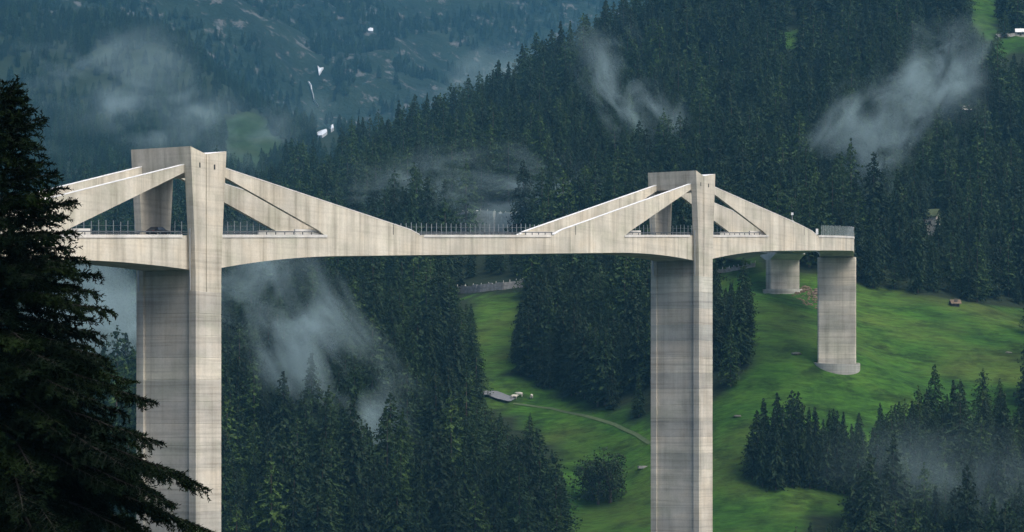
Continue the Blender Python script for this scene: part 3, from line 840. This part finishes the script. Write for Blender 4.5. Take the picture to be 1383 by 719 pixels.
# all the other trees: one forest
def forest(name, items, label, vids):
    v, vid = [], []
    f = []; matidx = []
    for k, vi in enumerate(vids):
        for q, mi in ((VAR[vi][3], 0), (VAR[vi][4], 1 if VAR[vi][2] == 'spruce' else 2)):
            n = len(v); v += q.v; vid += [k]*len(q.v); f += [tuple(a+n for a in face) for face in q.f]; matidx += [mi]*len(q.f)
    nb = len(v)
    v += [(t[0], t[1], t[2]-.1) for t in items]; vid += [-1]*len(items)
    me = bpy.data.meshes.new(name); me.from_pydata(v, [], f)
    me.polygons.foreach_set('material_index', matidx)
    for m_ in (BARK, SPRUCE, LARCH): me.materials.append(m_)
    me.attributes.new('variant_id', 'INT', 'POINT').data.foreach_set('value', vid)
    pk = [0]*nb + [vids.index(t[4]) for t in items]
    me.attributes.new('pick', 'INT', 'POINT').data.foreach_set('value', pk)
    rot = np.zeros((len(v), 3), np.float32); rot[nb:,2] = RNG.uniform(0, 6.28, len(items))
    rot[nb:,0] = RNG.normal(0, .02, len(items)); rot[nb:,1] = RNG.normal(0, .02, len(items))
    me.attributes.new('rot', 'FLOAT_VECTOR', 'POINT').data.foreach_set('vector', rot.ravel())
    siz = np.ones((len(v), 3), np.float32)
    hh = np.array([t[3] for t in items], np.float32); wd = RNG.uniform(.9, 1.25, len(items))
    siz[nb:,0] = hh*wd; siz[nb:,1] = hh*wd; siz[nb:,2] = hh
    me.attributes.new('size', 'FLOAT_VECTOR', 'POINT').data.foreach_set('vector', siz.ravel())
    o = bpy.data.objects.new(name, me); C.objects.link(o)
    tag(o, label, 'forest', None, 'stuff')
    ng = bpy.data.node_groups.new('plant_'+name, 'GeometryNodeTree')
    ng.interface.new_socket('Geometry', in_out='INPUT', socket_type='NodeSocketGeometry')
    ng.interface.new_socket('Geometry', in_out='OUTPUT', socket_type='NodeSocketGeometry')
    L = ng.links.new
    gi = ng.nodes.new('NodeGroupInput'); gout = ng.nodes.new('NodeGroupOutput')
    def attr(nm, ty):
        n = ng.nodes.new('GeometryNodeInputNamedAttribute'); n.data_type = ty; n.inputs['Name'].default_value = nm
        return n.outputs['Attribute']
    va = attr('variant_id', 'INT')
    def sel(k):
        c = ng.nodes.new('FunctionNodeCompare'); c.data_type = 'INT'; c.operation = 'EQUAL'
        L(va, c.inputs[2]); c.inputs[3].default_value = k
        s = ng.nodes.new('GeometryNodeSeparateGeometry'); s.domain = 'POINT'
        L(gi.outputs[0], s.inputs['Geometry']); L(c.outputs[0], s.inputs['Selection'])
        return s.outputs['Selection']
    jn = ng.nodes.new('GeometryNodeJoinGeometry')
    for k in reversed(range(len(vids))):
        g = ng.nodes.new('GeometryNodeGeometryToInstance'); L(sel(k), g.inputs[0]); L(g.outputs[0], jn.inputs[0])
    ip = ng.nodes.new('GeometryNodeInstanceOnPoints')
    L(sel(-1), ip.inputs['Points']); L(jn.outputs[0], ip.inputs['Instance'])
    ip.inputs['Pick Instance'].default_value = True
    L(attr('pick', 'INT'), ip.inputs['Instance Index'])
    er = ng.nodes.new('FunctionNodeEulerToRotation'); L(attr('rot', 'FLOAT_VECTOR'), er.inputs[0]); L(er.outputs[0], ip.inputs['Rotation'])
    L(attr('size', 'FLOAT_VECTOR'), ip.inputs['Scale'])
    L(ip.outputs[0], gout.inputs[0])
    md = o.modifiers.new('planting', 'NODES'); md.node_group = ng
    return o
rest = [t for i, t in enumerate(trees) if i not in chosen and t[4] < 6]
forest('forest', [t for t in rest if t[5] != 'far'], 'dense dark conifer forest covering the near mountainsides', (0,1,2,3,4,5))
forest('distant_forest', [t for t in rest if t[5] == 'far'], 'blue hazy forest on the distant mountain slopes', (0,1,2,3,4,5))
print('trees', len(trees), 'chosen', len(chosen))


# ------------------------------------------------------------------ small things on the slopes
def ribbon(pxy, width, lift, name, mat, sub=6):
    """strip laid on the ground along a line of ground points"""
    pts = [hit(*p) for p in pxy]; line = []
    for a, b_ in zip(pts[:-1], pts[1:]):
        for k in range(sub): line.append(a.lerp(b_, k/sub))
    line.append(pts[-1]); v, f = [], []
    for i, p in enumerate(line):
        d = (line[min(i+1,len(line)-1)] - line[max(i-1,0)]); d.z = 0; d.normalize(); n = Vector((-d.y, d.x, 0))
        wd = width(i/(len(line)-1)) if callable(width) else width
        zc = gz(p.x, p.y)
        for e in (-1, -.33, .33, 1):
            q = p + n*(e*wd/2); v.append((q.x, q.y, max(gz(q.x, q.y), zc-.25) + lift))
    for i in range(len(line)-1):
        for k in range(3): f.append((i*4+k, i*4+k+1, i*4+5+k, i*4+4+k))
    o = mesh_obj(name, v, f, mat)
    bm = bmesh.new(); bm.from_mesh(o.data); bmesh.ops.recalc_face_normals(bm, faces=bm.faces); bm.to_mesh(o.data); bm.free()
    return o
r_ = ribbon([(652,534),(666,536),(680,540),(692,545)], 4.2, .35, 'road', ROADGREY); r_['kind'] = 'structure'
r_ = ribbon([(693,546),(715,549),(745,554),(790,564),(830,576),(860,590),(878,602)], 1.0, .16, 'path', GRAVEL); r_['kind'] = 'structure'

def wall_on_slope(pxy, h, thick, mat, label, name='retaining_wall', post=None):
    """courses of stone between ground points, each course a part"""
    root = empty(name, hit(*pxy[0])); base = root.location.copy()
    pts = [hit(*p) for p in pxy]; line = []
    for a, b_ in zip(pts[:-1], pts[1:]):
        for k in range(6): line.append(a.lerp(b_, k/6))
    line.append(pts[-1])
    nC = max(2, int(h/1.0))
    for c in range(nC):
        m = MB()
        for i in range(len(line)-1):
            p, q = line[i], line[i+1]; d = (q-p); d.z = 0; d.normalize(); n = Vector((d.y, -d.x, 0))
            if n.y > 0: n = -n
            o1 = random.uniform(-.08,.08)
            z0, z1 = (-1.2 if c == 0 else c*h/nC+.04), (c+1)*h/nC + (random.uniform(-.25,.25) if c == nC-1 else 0)
            quad = [p+n*(thick/2+o1), q+n*(thick/2+o1), q-n*(thick/2), p-n*(thick/2)]
            m.hexa([v+Vector((0,0,z0))-base for v in quad] + [v+Vector((0,0,z1))-base for v in quad])
        o = m.build('stone_course', mat, root)
    if post:
        for i in range(0, len(line), 2):
            m = MB(); p = line[i]-base; m.box((p.x, p.y, p.z+h+.25), (.16,.16,.7)); m.build('post', CONW, root)
    tag(root, label, 'wall')
    return root
wall_on_slope([(618,397),(650,395),(680,392),(706,389)], 2.1, .7, STONE, 'grey stone retaining wall at the top of the narrow left meadow', post=True)
wall_on_slope([(756,386),(775,390),(800,388)], 1.1, .6, STONE, 'short grey stone wall behind the dark grove under the deck')
wall_on_slope([(618,316),(640,314),(668,314)], 7.0, 1.2, PALEROCK, 'pale rock retaining wall showing left through the pickets at midspan', post=True)
wall_on_slope([(669,313),(690,313),(712,314)], 6.0, 1.2, PALEROCK, 'pale green grey retaining wall behind the right pickets at midspan', post=True)
wall_on_slope([(958,372),(985,368),(1003,364),(1020,360)], 1.0, .5, STONE, 'low pale road wall on the meadow behind the farther tall pier', post=True)
wall_on_slope([(1345,52),(1365,50),(1400,46)], 1.6, .5, STONE, 'thin grey wall above the bright meadow at the top right')

def hut(px, py, L, Wd, H, rz, wallm, roofm, label, name='hut', rise=.45):
    p = hit(px, py); root = empty(name, (p.x, p.y, p.z), rz)
    m = MB(); m.box((0,0,H/2-1.0), (L,Wd,H+2.0)); 
    m.add([(-L/2,-Wd/2,H),(-L/2,Wd/2,H),(-L/2,0,H+Wd*rise)], [(0,2,1)]); m.add([(L/2,-Wd/2,H),(L/2,Wd/2,H),(L/2,0,H+Wd*rise)], [(0,1,2)])
    m.build('wall', wallm, root)
    e, t = .5, .18
    for sd in (-1, 1):
        m = MB(); y1 = sd*(Wd/2+e); z1 = H - e*2*rise
        q = [(-L/2-e, y1, z1), (L/2+e, y1, z1), (L/2+e, sd*.0, H+Wd*rise), (-L/2-e, sd*.0, H+Wd*rise)]
        lo = [(a, b_, c+.03) for a, b_, c in q]; hi = [(a, b_, c+.03+t) for a, b_, c in q]
        m.add(lo+hi, [(3,2,1,0),(4,5,6,7),(0,1,5,4),(1,2,6,5),(2,3,7,6),(3,0,4,7)]); m.build('roof_slope', roofm, root)
    for k, dx in enumerate((-L*.27, L*.27)):
        m = MB(); m.box((dx, -Wd/2-.03, H*.55), (.9,.08,1.0)); f_ = m.build('window', WOOD, root)
        m = MB(); m.box((dx, -Wd/2-.08, H*.55), (.7,.04,.8)); m.build('pane', GLASS, f_)
    m = MB(); m.box((0, -Wd/2-.04, .95), (.9,.08,1.9)); m.build('door', WOOD, root)
    tag(root, label, 'hut' if name == 'hut' else 'house'); return root
hut(960, 80, 3.6, 3.2, 2.2, R(12), WOOD, WHITEP_LIT_TOPS, 'small wooden hut with white roof high in the forest, left one of two')
hut(973, 82, 2.6, 2.4, 1.8, R(-14), PLASTER, WHITEP_LIT_TOPS, 'tiny pale hut with white roof high in the forest, right one of two')
hut(1303, 152, 3.6, 2.4, 1.2, R(3), WOOD, CONW, 'lone forest hut with a thin pale roof under the drifting mist at upper right')
hut(1290, 414, 2.0, 1.5, .8, R(8), WOOD, EARTHROOF, 'small brown roofed hut on the top edge of the green meadow')
hut(1250, 313, 8, 7, 4.6, R(-22), PLASTER, MOSS, 'pale house with mossy roof half hidden by trees above the meadow', 'house', .32)
hut(1183, 312, 3.6, 3.4, 3.6, R(20), PLASTER, STONE, 'small white house between dark trees right of the bridge end', 'house', .3)
hut(1378, 49, 3.5, 2.6, 1.8, R(-6), PLASTER, WHITEP_LIT_TOPS, 'small white hut on the bright meadow at the top right corner')
p = hit(868, 634); tr_ = empty('water_trough', p, R(20)); tag(tr_, 'low grey water trough on the meadow left of the farther tall pier', 'trough')
m = MB(); m.box((0,0,.12), (2.4,.8,.3)); m.build('base', STONE, tr_)
for dx, dy, lx, ly in ((0,-.35,2.4,.1),(0,.35,2.4,.1),(-1.15,0,.1,.6),(1.15,0,.1,.6)):
    m = MB(); m.box((dx,dy,.42), (lx,ly,.3)); m.build('side', STONE, tr_)
for px, py, h in ((1182,297,5.5),(1192,294,4.0)):
    p = hit(px, py); m = MB(); m.tube([(0,0,-.5),(0,0,h*.6),(0,0,h)], [.13,.10,.07], 6); o = m.build('pole', WHITEP_LIT_TOPS); o.location = p
    m = MB(); m.box((0,0,h), (.5,.12,.12)); c = m.build('cross_arm', WHITEP_LIT_TOPS, o)
    tag(o, 'taller slim white pole behind the small white house' if h > 5 else 'shorter white pole right of the small white house', 'pole')

# cows: one continuous body grown from a skeleton
def cow(px, py, rz, label, sc_=.85):
    p = hit(px, py)
    J = {'hip':((-.75,0,1.15),.36),'mid':((0,0,1.08),.40),'sho':((.65,0,1.15),.36),'neck':((1.0,0,1.25),.20),'poll':((1.30,0,1.30),.15),'muz':((1.62,0,1.06),.10),
         'tail':((-1.08,0,1.22),.05),'tail2':((-1.16,0,.6),.03)}
    E = [('hip','mid'),('mid','sho'),('sho','neck'),('neck','poll'),('poll','muz'),('hip','tail'),('tail','tail2')]
    for nm, x, par, kb in (('f',.62,'sho',-.03),('h',-.78,'hip',-.12)):
        for sd in (-1, 1):
            a, b_, c = f'{nm}{sd}a', f'{nm}{sd}b', f'{nm}{sd}c'
            J[a] = ((x, sd*.26, .80), .15); J[b_] = ((x+kb, sd*.25, .42), .075); J[c] = ((x, sd*.25, .02), .07)
            E += [(par,a),(a,b_),(b_,c)]
    for sd in (-1, 1): J[f'ear{sd}'] = ((1.22, sd*.24, 1.36), .04); E.append(('poll', f'ear{sd}'))
    ks = list(J); me = bpy.data.meshes.new('body'); me.from_pydata([J[k][0] for k in ks], [(ks.index(a), ks.index(b_)) for a, b_ in E], [])
    o = bpy.data.objects.new('cow', me); C.objects.link(o)
    md = o.modifiers.new('skin', 'SKIN')
    for i, k in enumerate(ks): me.skin_vertices[0].data[i].radius = (J[k][1], J[k][1]); me.skin_vertices[0].data[i].use_root = (k == 'mid')
    sb = o.modifiers.new('sub', 'SUBSURF'); sb.levels = sb.render_levels = 1
    me.materials.append(COWHIDE)
    o.location = p; o.rotation_euler = (0,0,rz); o.scale = (sc_,)*3
    tag(o, label, 'cow')
cow(694.5, 541, R(25), 'pale cow standing broadside next to the end of the grey road')
cow(701.5, 538, R(160), 'pale cow close behind another at the end of the grey road')
cow(718, 539, R(80), 'single pale cow grazing apart to the right of the pair')

# snow patches and the waterfall on the far mountain
def patch(poly, lift, name, label, cat, mat=FOAM):
    c = np.mean(np.array(poly), 0); rim = [hit(*q, 1600) for q in poly]; mid = hit(*c, 1600)
    base = mid.copy(); n = Vector((0,-.55,.83))
    top = [mid+n*lift*1.5-base] + [q+n*lift-base for q in rim]; bot = [q-n*3-base for q in rim]
    k = len(rim); f = [(0, 1+i, 1+(i+1) % k) for i in range(k)] + [(1+i, 1+k+i, 1+k+(i+1) % k, 1+(i+1) % k) for i in range(k)]
    o = mesh_obj(name, top+bot, f, mat); o.location = base
    bm = bmesh.new(); bm.from_mesh(o.data); bmesh.ops.recalc_face_normals(bm, faces=bm.faces); bm.to_mesh(o.data); bm.free()
    tag(o, label, cat); return o
patch([(429,92),(432,95),(437,94),(434,98),(431,103),(430,98)], 2.5, 'snow_patch', 'jagged white snow patch high above the thin waterfall', 'snow')
patch([(497,42),(500,40),(504,41),(504,45),(498,45)], 2.5, 'snow_patch', 'small square white snow patch at the top of the far mountain', 'snow')
patch([(428,183),(434,180),(441,178),(442,182),(435,187),(429,187)], 2.5, 'snow_patch', 'widest white snow patch at the foot of the waterfall', 'snow')
patch([(444,174),(450,171),(451,176),(447,179)], 2.5, 'snow_patch', 'small white snow patch just right of the widest one', 'snow')
m = MB(); wl = [(417,113),(420,118),(421,124),(423,130),(424,137),(427,142),(430,146)]
wp = [hit(*q, 1600) for q in wl]
for (a, b_), w1 in zip(zip(wp[:-1], wp[1:]), (1.0,.8,.55,.45,.45,.5)):
    u = Vector((w1,0,0)); n = Vector((0,-2.2,1.5))
    m.add([a-u+n, a+n*1.4, a+u+n, b_+u*.9+n, b_+n*1.4, b_-u*.9+n, a-u-n*2, a+u-n*2, b_+u-n*2, b_-u-n*2], [(0,1,4,5),(1,2,3,4),(0,5,9,6),(2,7,8,3)])
tag(m.build('waterfall', FOAM), 'thin white waterfall running down the blue far mountain', 'waterfall')

# rocks: brown rubble under the short pier and pale boulders on the meadow
def rocks(name, poly, n, smin, smax, mat, label):
    m = MB(); k = 0; cx = [q[0] for q in poly]; cy = [q[1] for q in poly]
    bmr = bmesh.new(); bmesh.ops.create_icosphere(bmr, subdivisions=1, radius=1); ico = [v.co.copy() for v in bmr.verts]; icf = [tuple(v.index for v in f.verts) for f in bmr.faces]; bmr.free()
    while k < n:
        px, py = random.uniform(min(cx), max(cx)), random.uniform(min(cy), max(cy))
        if not pip(np.array([px]), np.array([py]), poly)[0]: continue
        p = hit(px, py, 600, 900); r = random.uniform(smin, smax)
        m.add([p+Vector((c.x*r*random.uniform(.7,1.4), c.y*r, c.z*r*.6*random.uniform(.7,1.3))) for c in ico], icf); k += 1
    o = m.build(name, mat); o['kind'] = 'stuff'; o['label'] = label; return o
rocks('rubble', [(1062,394),(1085,388),(1104,392),(1104,418),(1085,412),(1070,402)], 110, .25, .8, EARTHROOF, 'brown rubble and earth spilling below the short pier')
for px, py, r, lab in ((1075,480,.8,'flat grey boulder on the meadow left of the ringed pier'),(996,563,.7,'grey boulder on the meadow right of the farther tall pier'),(1362,478,.6,'pale boulder on the right meadow near the frame edge')):
    p = hit(px, py); bmr = bmesh.new(); bmesh.ops.create_icosphere(bmr, subdivisions=2, radius=r)
    for v in bmr.verts: v.co = Vector((v.co.x*1.7, v.co.y, v.co.z*.6))*random.uniform(.82,1.12)
    me = bpy.data.meshes.new('boulder'); bmr.to_mesh(me); bmr.free(); me.materials.append(BOULDER)
    o = link_mesh('boulder', me); o.location = p; tag(o, lab, 'boulder')

# ------------------------------------------------------------------ the dark conifer at the camera's left
ft = Vector((-10.35, 55.0, 0)); ft.z = gz(ft.x, ft.y) - .1
big = empty('conifer_tree', ft); tag(big, 'large dark conifer with drooping branches in the left foreground', 'tree')
rnd = random.Random(5)
TOPZ = 6.62
def t_rad(z):   # crown radius by height above the camera level
    return float(np.interp(z, [-6,-4,-2.2,-.2,1.3,3.4,4.2,5.2,5.9,6.5,6.65], [3.8,5.0,4.9,3.75,2.5,2.05,1.45,1.15,.62,.30,.12]))
m = MB(); H_ = TOPZ - ft.z
m.tube([(0,0,-.6),(.02,0,H_*.3),(-.05,.02,H_*.7),(0,0,H_*.995)], [.30,.22,.11,.01], 10); m.build('trunk', DBARK, big, True)
nbr = 320
for bi in range(nbr):
    t = (bi+rnd.random())/nbr
    z = -5.2 + (TOPZ-.15+5.2)*t
    a = bi*2.39996 + rnd.uniform(-.3,.3)
    if z > 0 and math.sin(a) > .55 and rnd.random() < .5: a += math.pi     # fewer on the hidden side
    L = t_rad(z)*rnd.uniform(.66,1.12)
    ca, sa = math.cos(a), math.sin(a)
    up = float(np.interp(z, [-5,0,4,7], [-.10,.02,.25,.75])); dr = float(np.interp(z, [-5,2,7], [.40,.28,.0]))
    def bp_(u, L=L, ca=ca, sa=sa, z=z, up=up, dr=dr, wv=rnd.uniform(-.12,.12)):
        r = L*u; side = wv*L*u*u
        return Vector((r*ca-side*sa, r*sa+side*ca, z-ft.z + up*r - dr*L*u*u + .16*L*max(0,u-.72)**1.0))
    wb = MB(); wb.tube([bp_(u/7) for u in range(8)], [.028*(L/3+.25)*(1-u/7*.92) for u in range(8)], 5)
    nd = MB()
    def needles(p, q, step, ln):
        d = q-p; l = d.length; d.normalize()
        e1 = d.cross(Vector((.3,.2,1))).normalized(); e2 = d.cross(e1)
        n_ = max(3, int(l/step))
        for i in range(n_):
            c = p + d*(l*(i+rnd.random())/n_); b_ = rnd.uniform(0, 6.28)
            w_ = (e1*math.cos(b_) + e2*math.sin(b_)*.8); tip = c + (w_*.8 + d*.65)*ln*rnd.uniform(.6,1.15)
            s_ = d*(ln*.24)
            nd.add([c-s_, c+s_, tip], [(0,1,2)])
    ns = max(6, int(L/.092))
    for k in range(ns):
        u = .10 + .90*(k+rnd.random()*.6)/ns
        if u > 1: u = 1
        p = bp_(u); d = (bp_(min(1,u+.03)) - bp_(u-.03)).normalized()
        sd = 1 if k % 2 else -1
        sv = d.cross(Vector((0,0,1))).normalized()*sd
        l2 = (.16+.30*L*(1-u)**.8*(.35+.65*min(1,u*3)))*rnd.uniform(.6,1.25)
        l2 = min(l2, 1.1)
        dv = (d*.75 + sv*.8 + Vector((0,0,rnd.uniform(-.42,.10)))).normalized()
        q = p + dv*l2 + Vector((0,0,-.10*l2)); wb.tube([p, q], [.008,.003], 3, False)
        needles(p.lerp(q,.08), q+dv*.03, .0135, .10)
        for j in range(int(l2/.085)+1):
            uu = rnd.uniform(.25,1); p3 = p.lerp(q, uu); l3 = rnd.uniform(.12,.24)
            d3 = (dv*.6 + sv*rnd.choice((-1,1))*.4 + Vector((rnd.uniform(-.4,.4),rnd.uniform(-.4,.4),rnd.uniform(-.7,.3)))).normalized()
            needles(p3, p3+d3*l3, .016, .09)
    needles(bp_(.82), bp_(1.0), .008, .09)
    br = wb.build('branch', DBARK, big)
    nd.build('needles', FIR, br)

# ------------------------------------------------------------------ drifting mist
def mist_mat(name, dens, seed, thr=.50, scale=2.1):
    m, nt, b = new_mat(name); nt.nodes.remove(b)
    tc = N(nt, 'ShaderNodeTexCoord').outputs['Object']
    ln = N(nt, 'ShaderNodeVectorMath', operation='LENGTH'); nt.links.new(tc, ln.inputs[0])
    wn = N(nt, 'ShaderNodeTexNoise', ins={'Scale': 1.3, 'Detail': 2.0}); nt.links.new(mapping(nt, tc, (1,1,1), (seed, seed*2, 0)), wn.inputs['Vector'])
    wv = N(nt, 'ShaderNodeVectorMath', operation='MULTIPLY_ADD'); nt.links.new(wn.outputs[1], wv.inputs[0]); wv.inputs[1].default_value = (1.1,1.1,1.1); nt.links.new(tc, wv.inputs[2])
    wv2 = N(nt, 'ShaderNodeVectorMath', operation='SUBTRACT'); nt.links.new(wv.outputs[0], wv2.inputs[0]); wv2.inputs[1].default_value = (.55,.55,.55); nt.links.new(wv2.outputs[0], ln.inputs[0])
    fall = N(nt, 'ShaderNodeMapRange', interpolation_type='SMOOTHSTEP', ins={'From Min': .0, 'From Max': .80, 'To Min': 1.0, 'To Max': 0.0}); nt.links.new(ln.outputs['Value'], fall.inputs['Value'])
    nz = noise(nt, mapping(nt, tc, (1,1,1), (seed*3.1, seed*1.7, seed*.9)), scale, 5, .58, .5)
    d = math_n(nt, 'SUBTRACT', nz, thr); d = math_n(nt, 'MULTIPLY', d, 5.5, True)
    d = math_n(nt, 'MULTIPLY', d, fall.outputs[0]); d = math_n(nt, 'MULTIPLY', d, dens)
    pv = N(nt, 'ShaderNodeVolumePrincipled'); pv.inputs['Color'].default_value = (.66,.93,1,1)
    nt.links.new(d, pv.inputs['Density']); nt.links.new(pv.outputs[0], nt.nodes['Material Output'].inputs['Volume'])
    return m
bmr = bmesh.new(); bmesh.ops.create_icosphere(bmr, subdivisions=3, radius=1.0); MISTV = [v.co.copy() for v in bmr.verts]; MISTF = [tuple(v.index for v in f.verts) for f in bmr.faces]; bmr.free()
def mist(px, py, Y, rx, rz, tilt, tau, label, ry=None, thr=.50, scale=2.1):
    ry = ry or (rx+rz)*.4
    k = len([o for o in bpy.data.objects if o.name.startswith('mist')])+1
    o = mesh_obj('mist', MISTV, MISTF, mist_mat('mist_air', tau/(ry*1.1), k*1.37, thr, scale))
    o.location = at(px, py, Y); o.scale = (rx, ry, rz); o.rotation_euler = (0, R(tilt), 0)
    o['kind'] = 'stuff'; o['label'] = label; o.visible_shadow = True
    return o
mist(150,120,1250, 74,46, 0, 1.4, 'pale blue mist drifting above the nearer portal')
mist(225,155,1150, 42,34, 0, 2.6, 'brighter mist puff just above the nearer portal')
mist(430,470,640, 50,22, 54, 3.4, 'slanting mist plume in the valley forest beside the nearer pier')
mist(345,400,690, 36,24, 20, 2.2, 'thin mist right behind the nearer pier')
mist(850,130,960, 48,24, 58, 3.0, 'slanting mist wisp above the forest left of the farther portal')
mist(1205,175,860, 44,28, -50, 3.8, 'bright mist cloud rising through the forest at upper right')
mist(1275,95,870, 30,22, -60, 2.2, 'upper tail of the mist rising at upper right')
mist(700,260,900, 66,22, 5, 2.6, 'soft mist bank behind the middle of the bridge deck')
mist(560,255,950, 44,22, 0, 1.8, 'faint mist behind the left stay wall of the main span')
mist(130,430,760, 36,28, 0, 2.4, 'blue grey fog between the foreground conifer and the nearer pier', thr=.38)
mist(1290,650,595, 48,22, 10, .28, 'thin veil over the lower right forest', thr=.40)
mist(650,135,1380, 100,44, -25, 1.0, 'soft veil along the wooded ridge left of the farther portal')
mist(345,190,1500, 60,45, 0, 1.2, 'hazy veil over the small far meadow')

# ------------------------------------------------------------------ haze
ZH0, ZH1 = float(GZ.min())-1.0, max(float(GZ.max()), 60)+20
me_h = MB(); me_h.box((0, 2250, ZH0/2+ZH1/2), (3600, 5000, ZH1-ZH0))
hz = me_h.build('haze', None); hz['kind'] = 'stuff'; hz['label'] = 'thin blue mountain haze filling the valley'
mh, nt, b = new_mat('haze_air'); nt.nodes.remove(b)
pv = nt.nodes.new('ShaderNodeVolumePrincipled'); pv.inputs['Color'].default_value = (.18,.58,.92,1); pv.inputs['Density'].default_value = 0.82e-4
pv.inputs['Anisotropy'].default_value = 0.0
nt.links.new(pv.outputs[0], nt.nodes['Material Output'].inputs['Volume'])
hz.data.materials.clear(); hz.data.materials.append(mh)
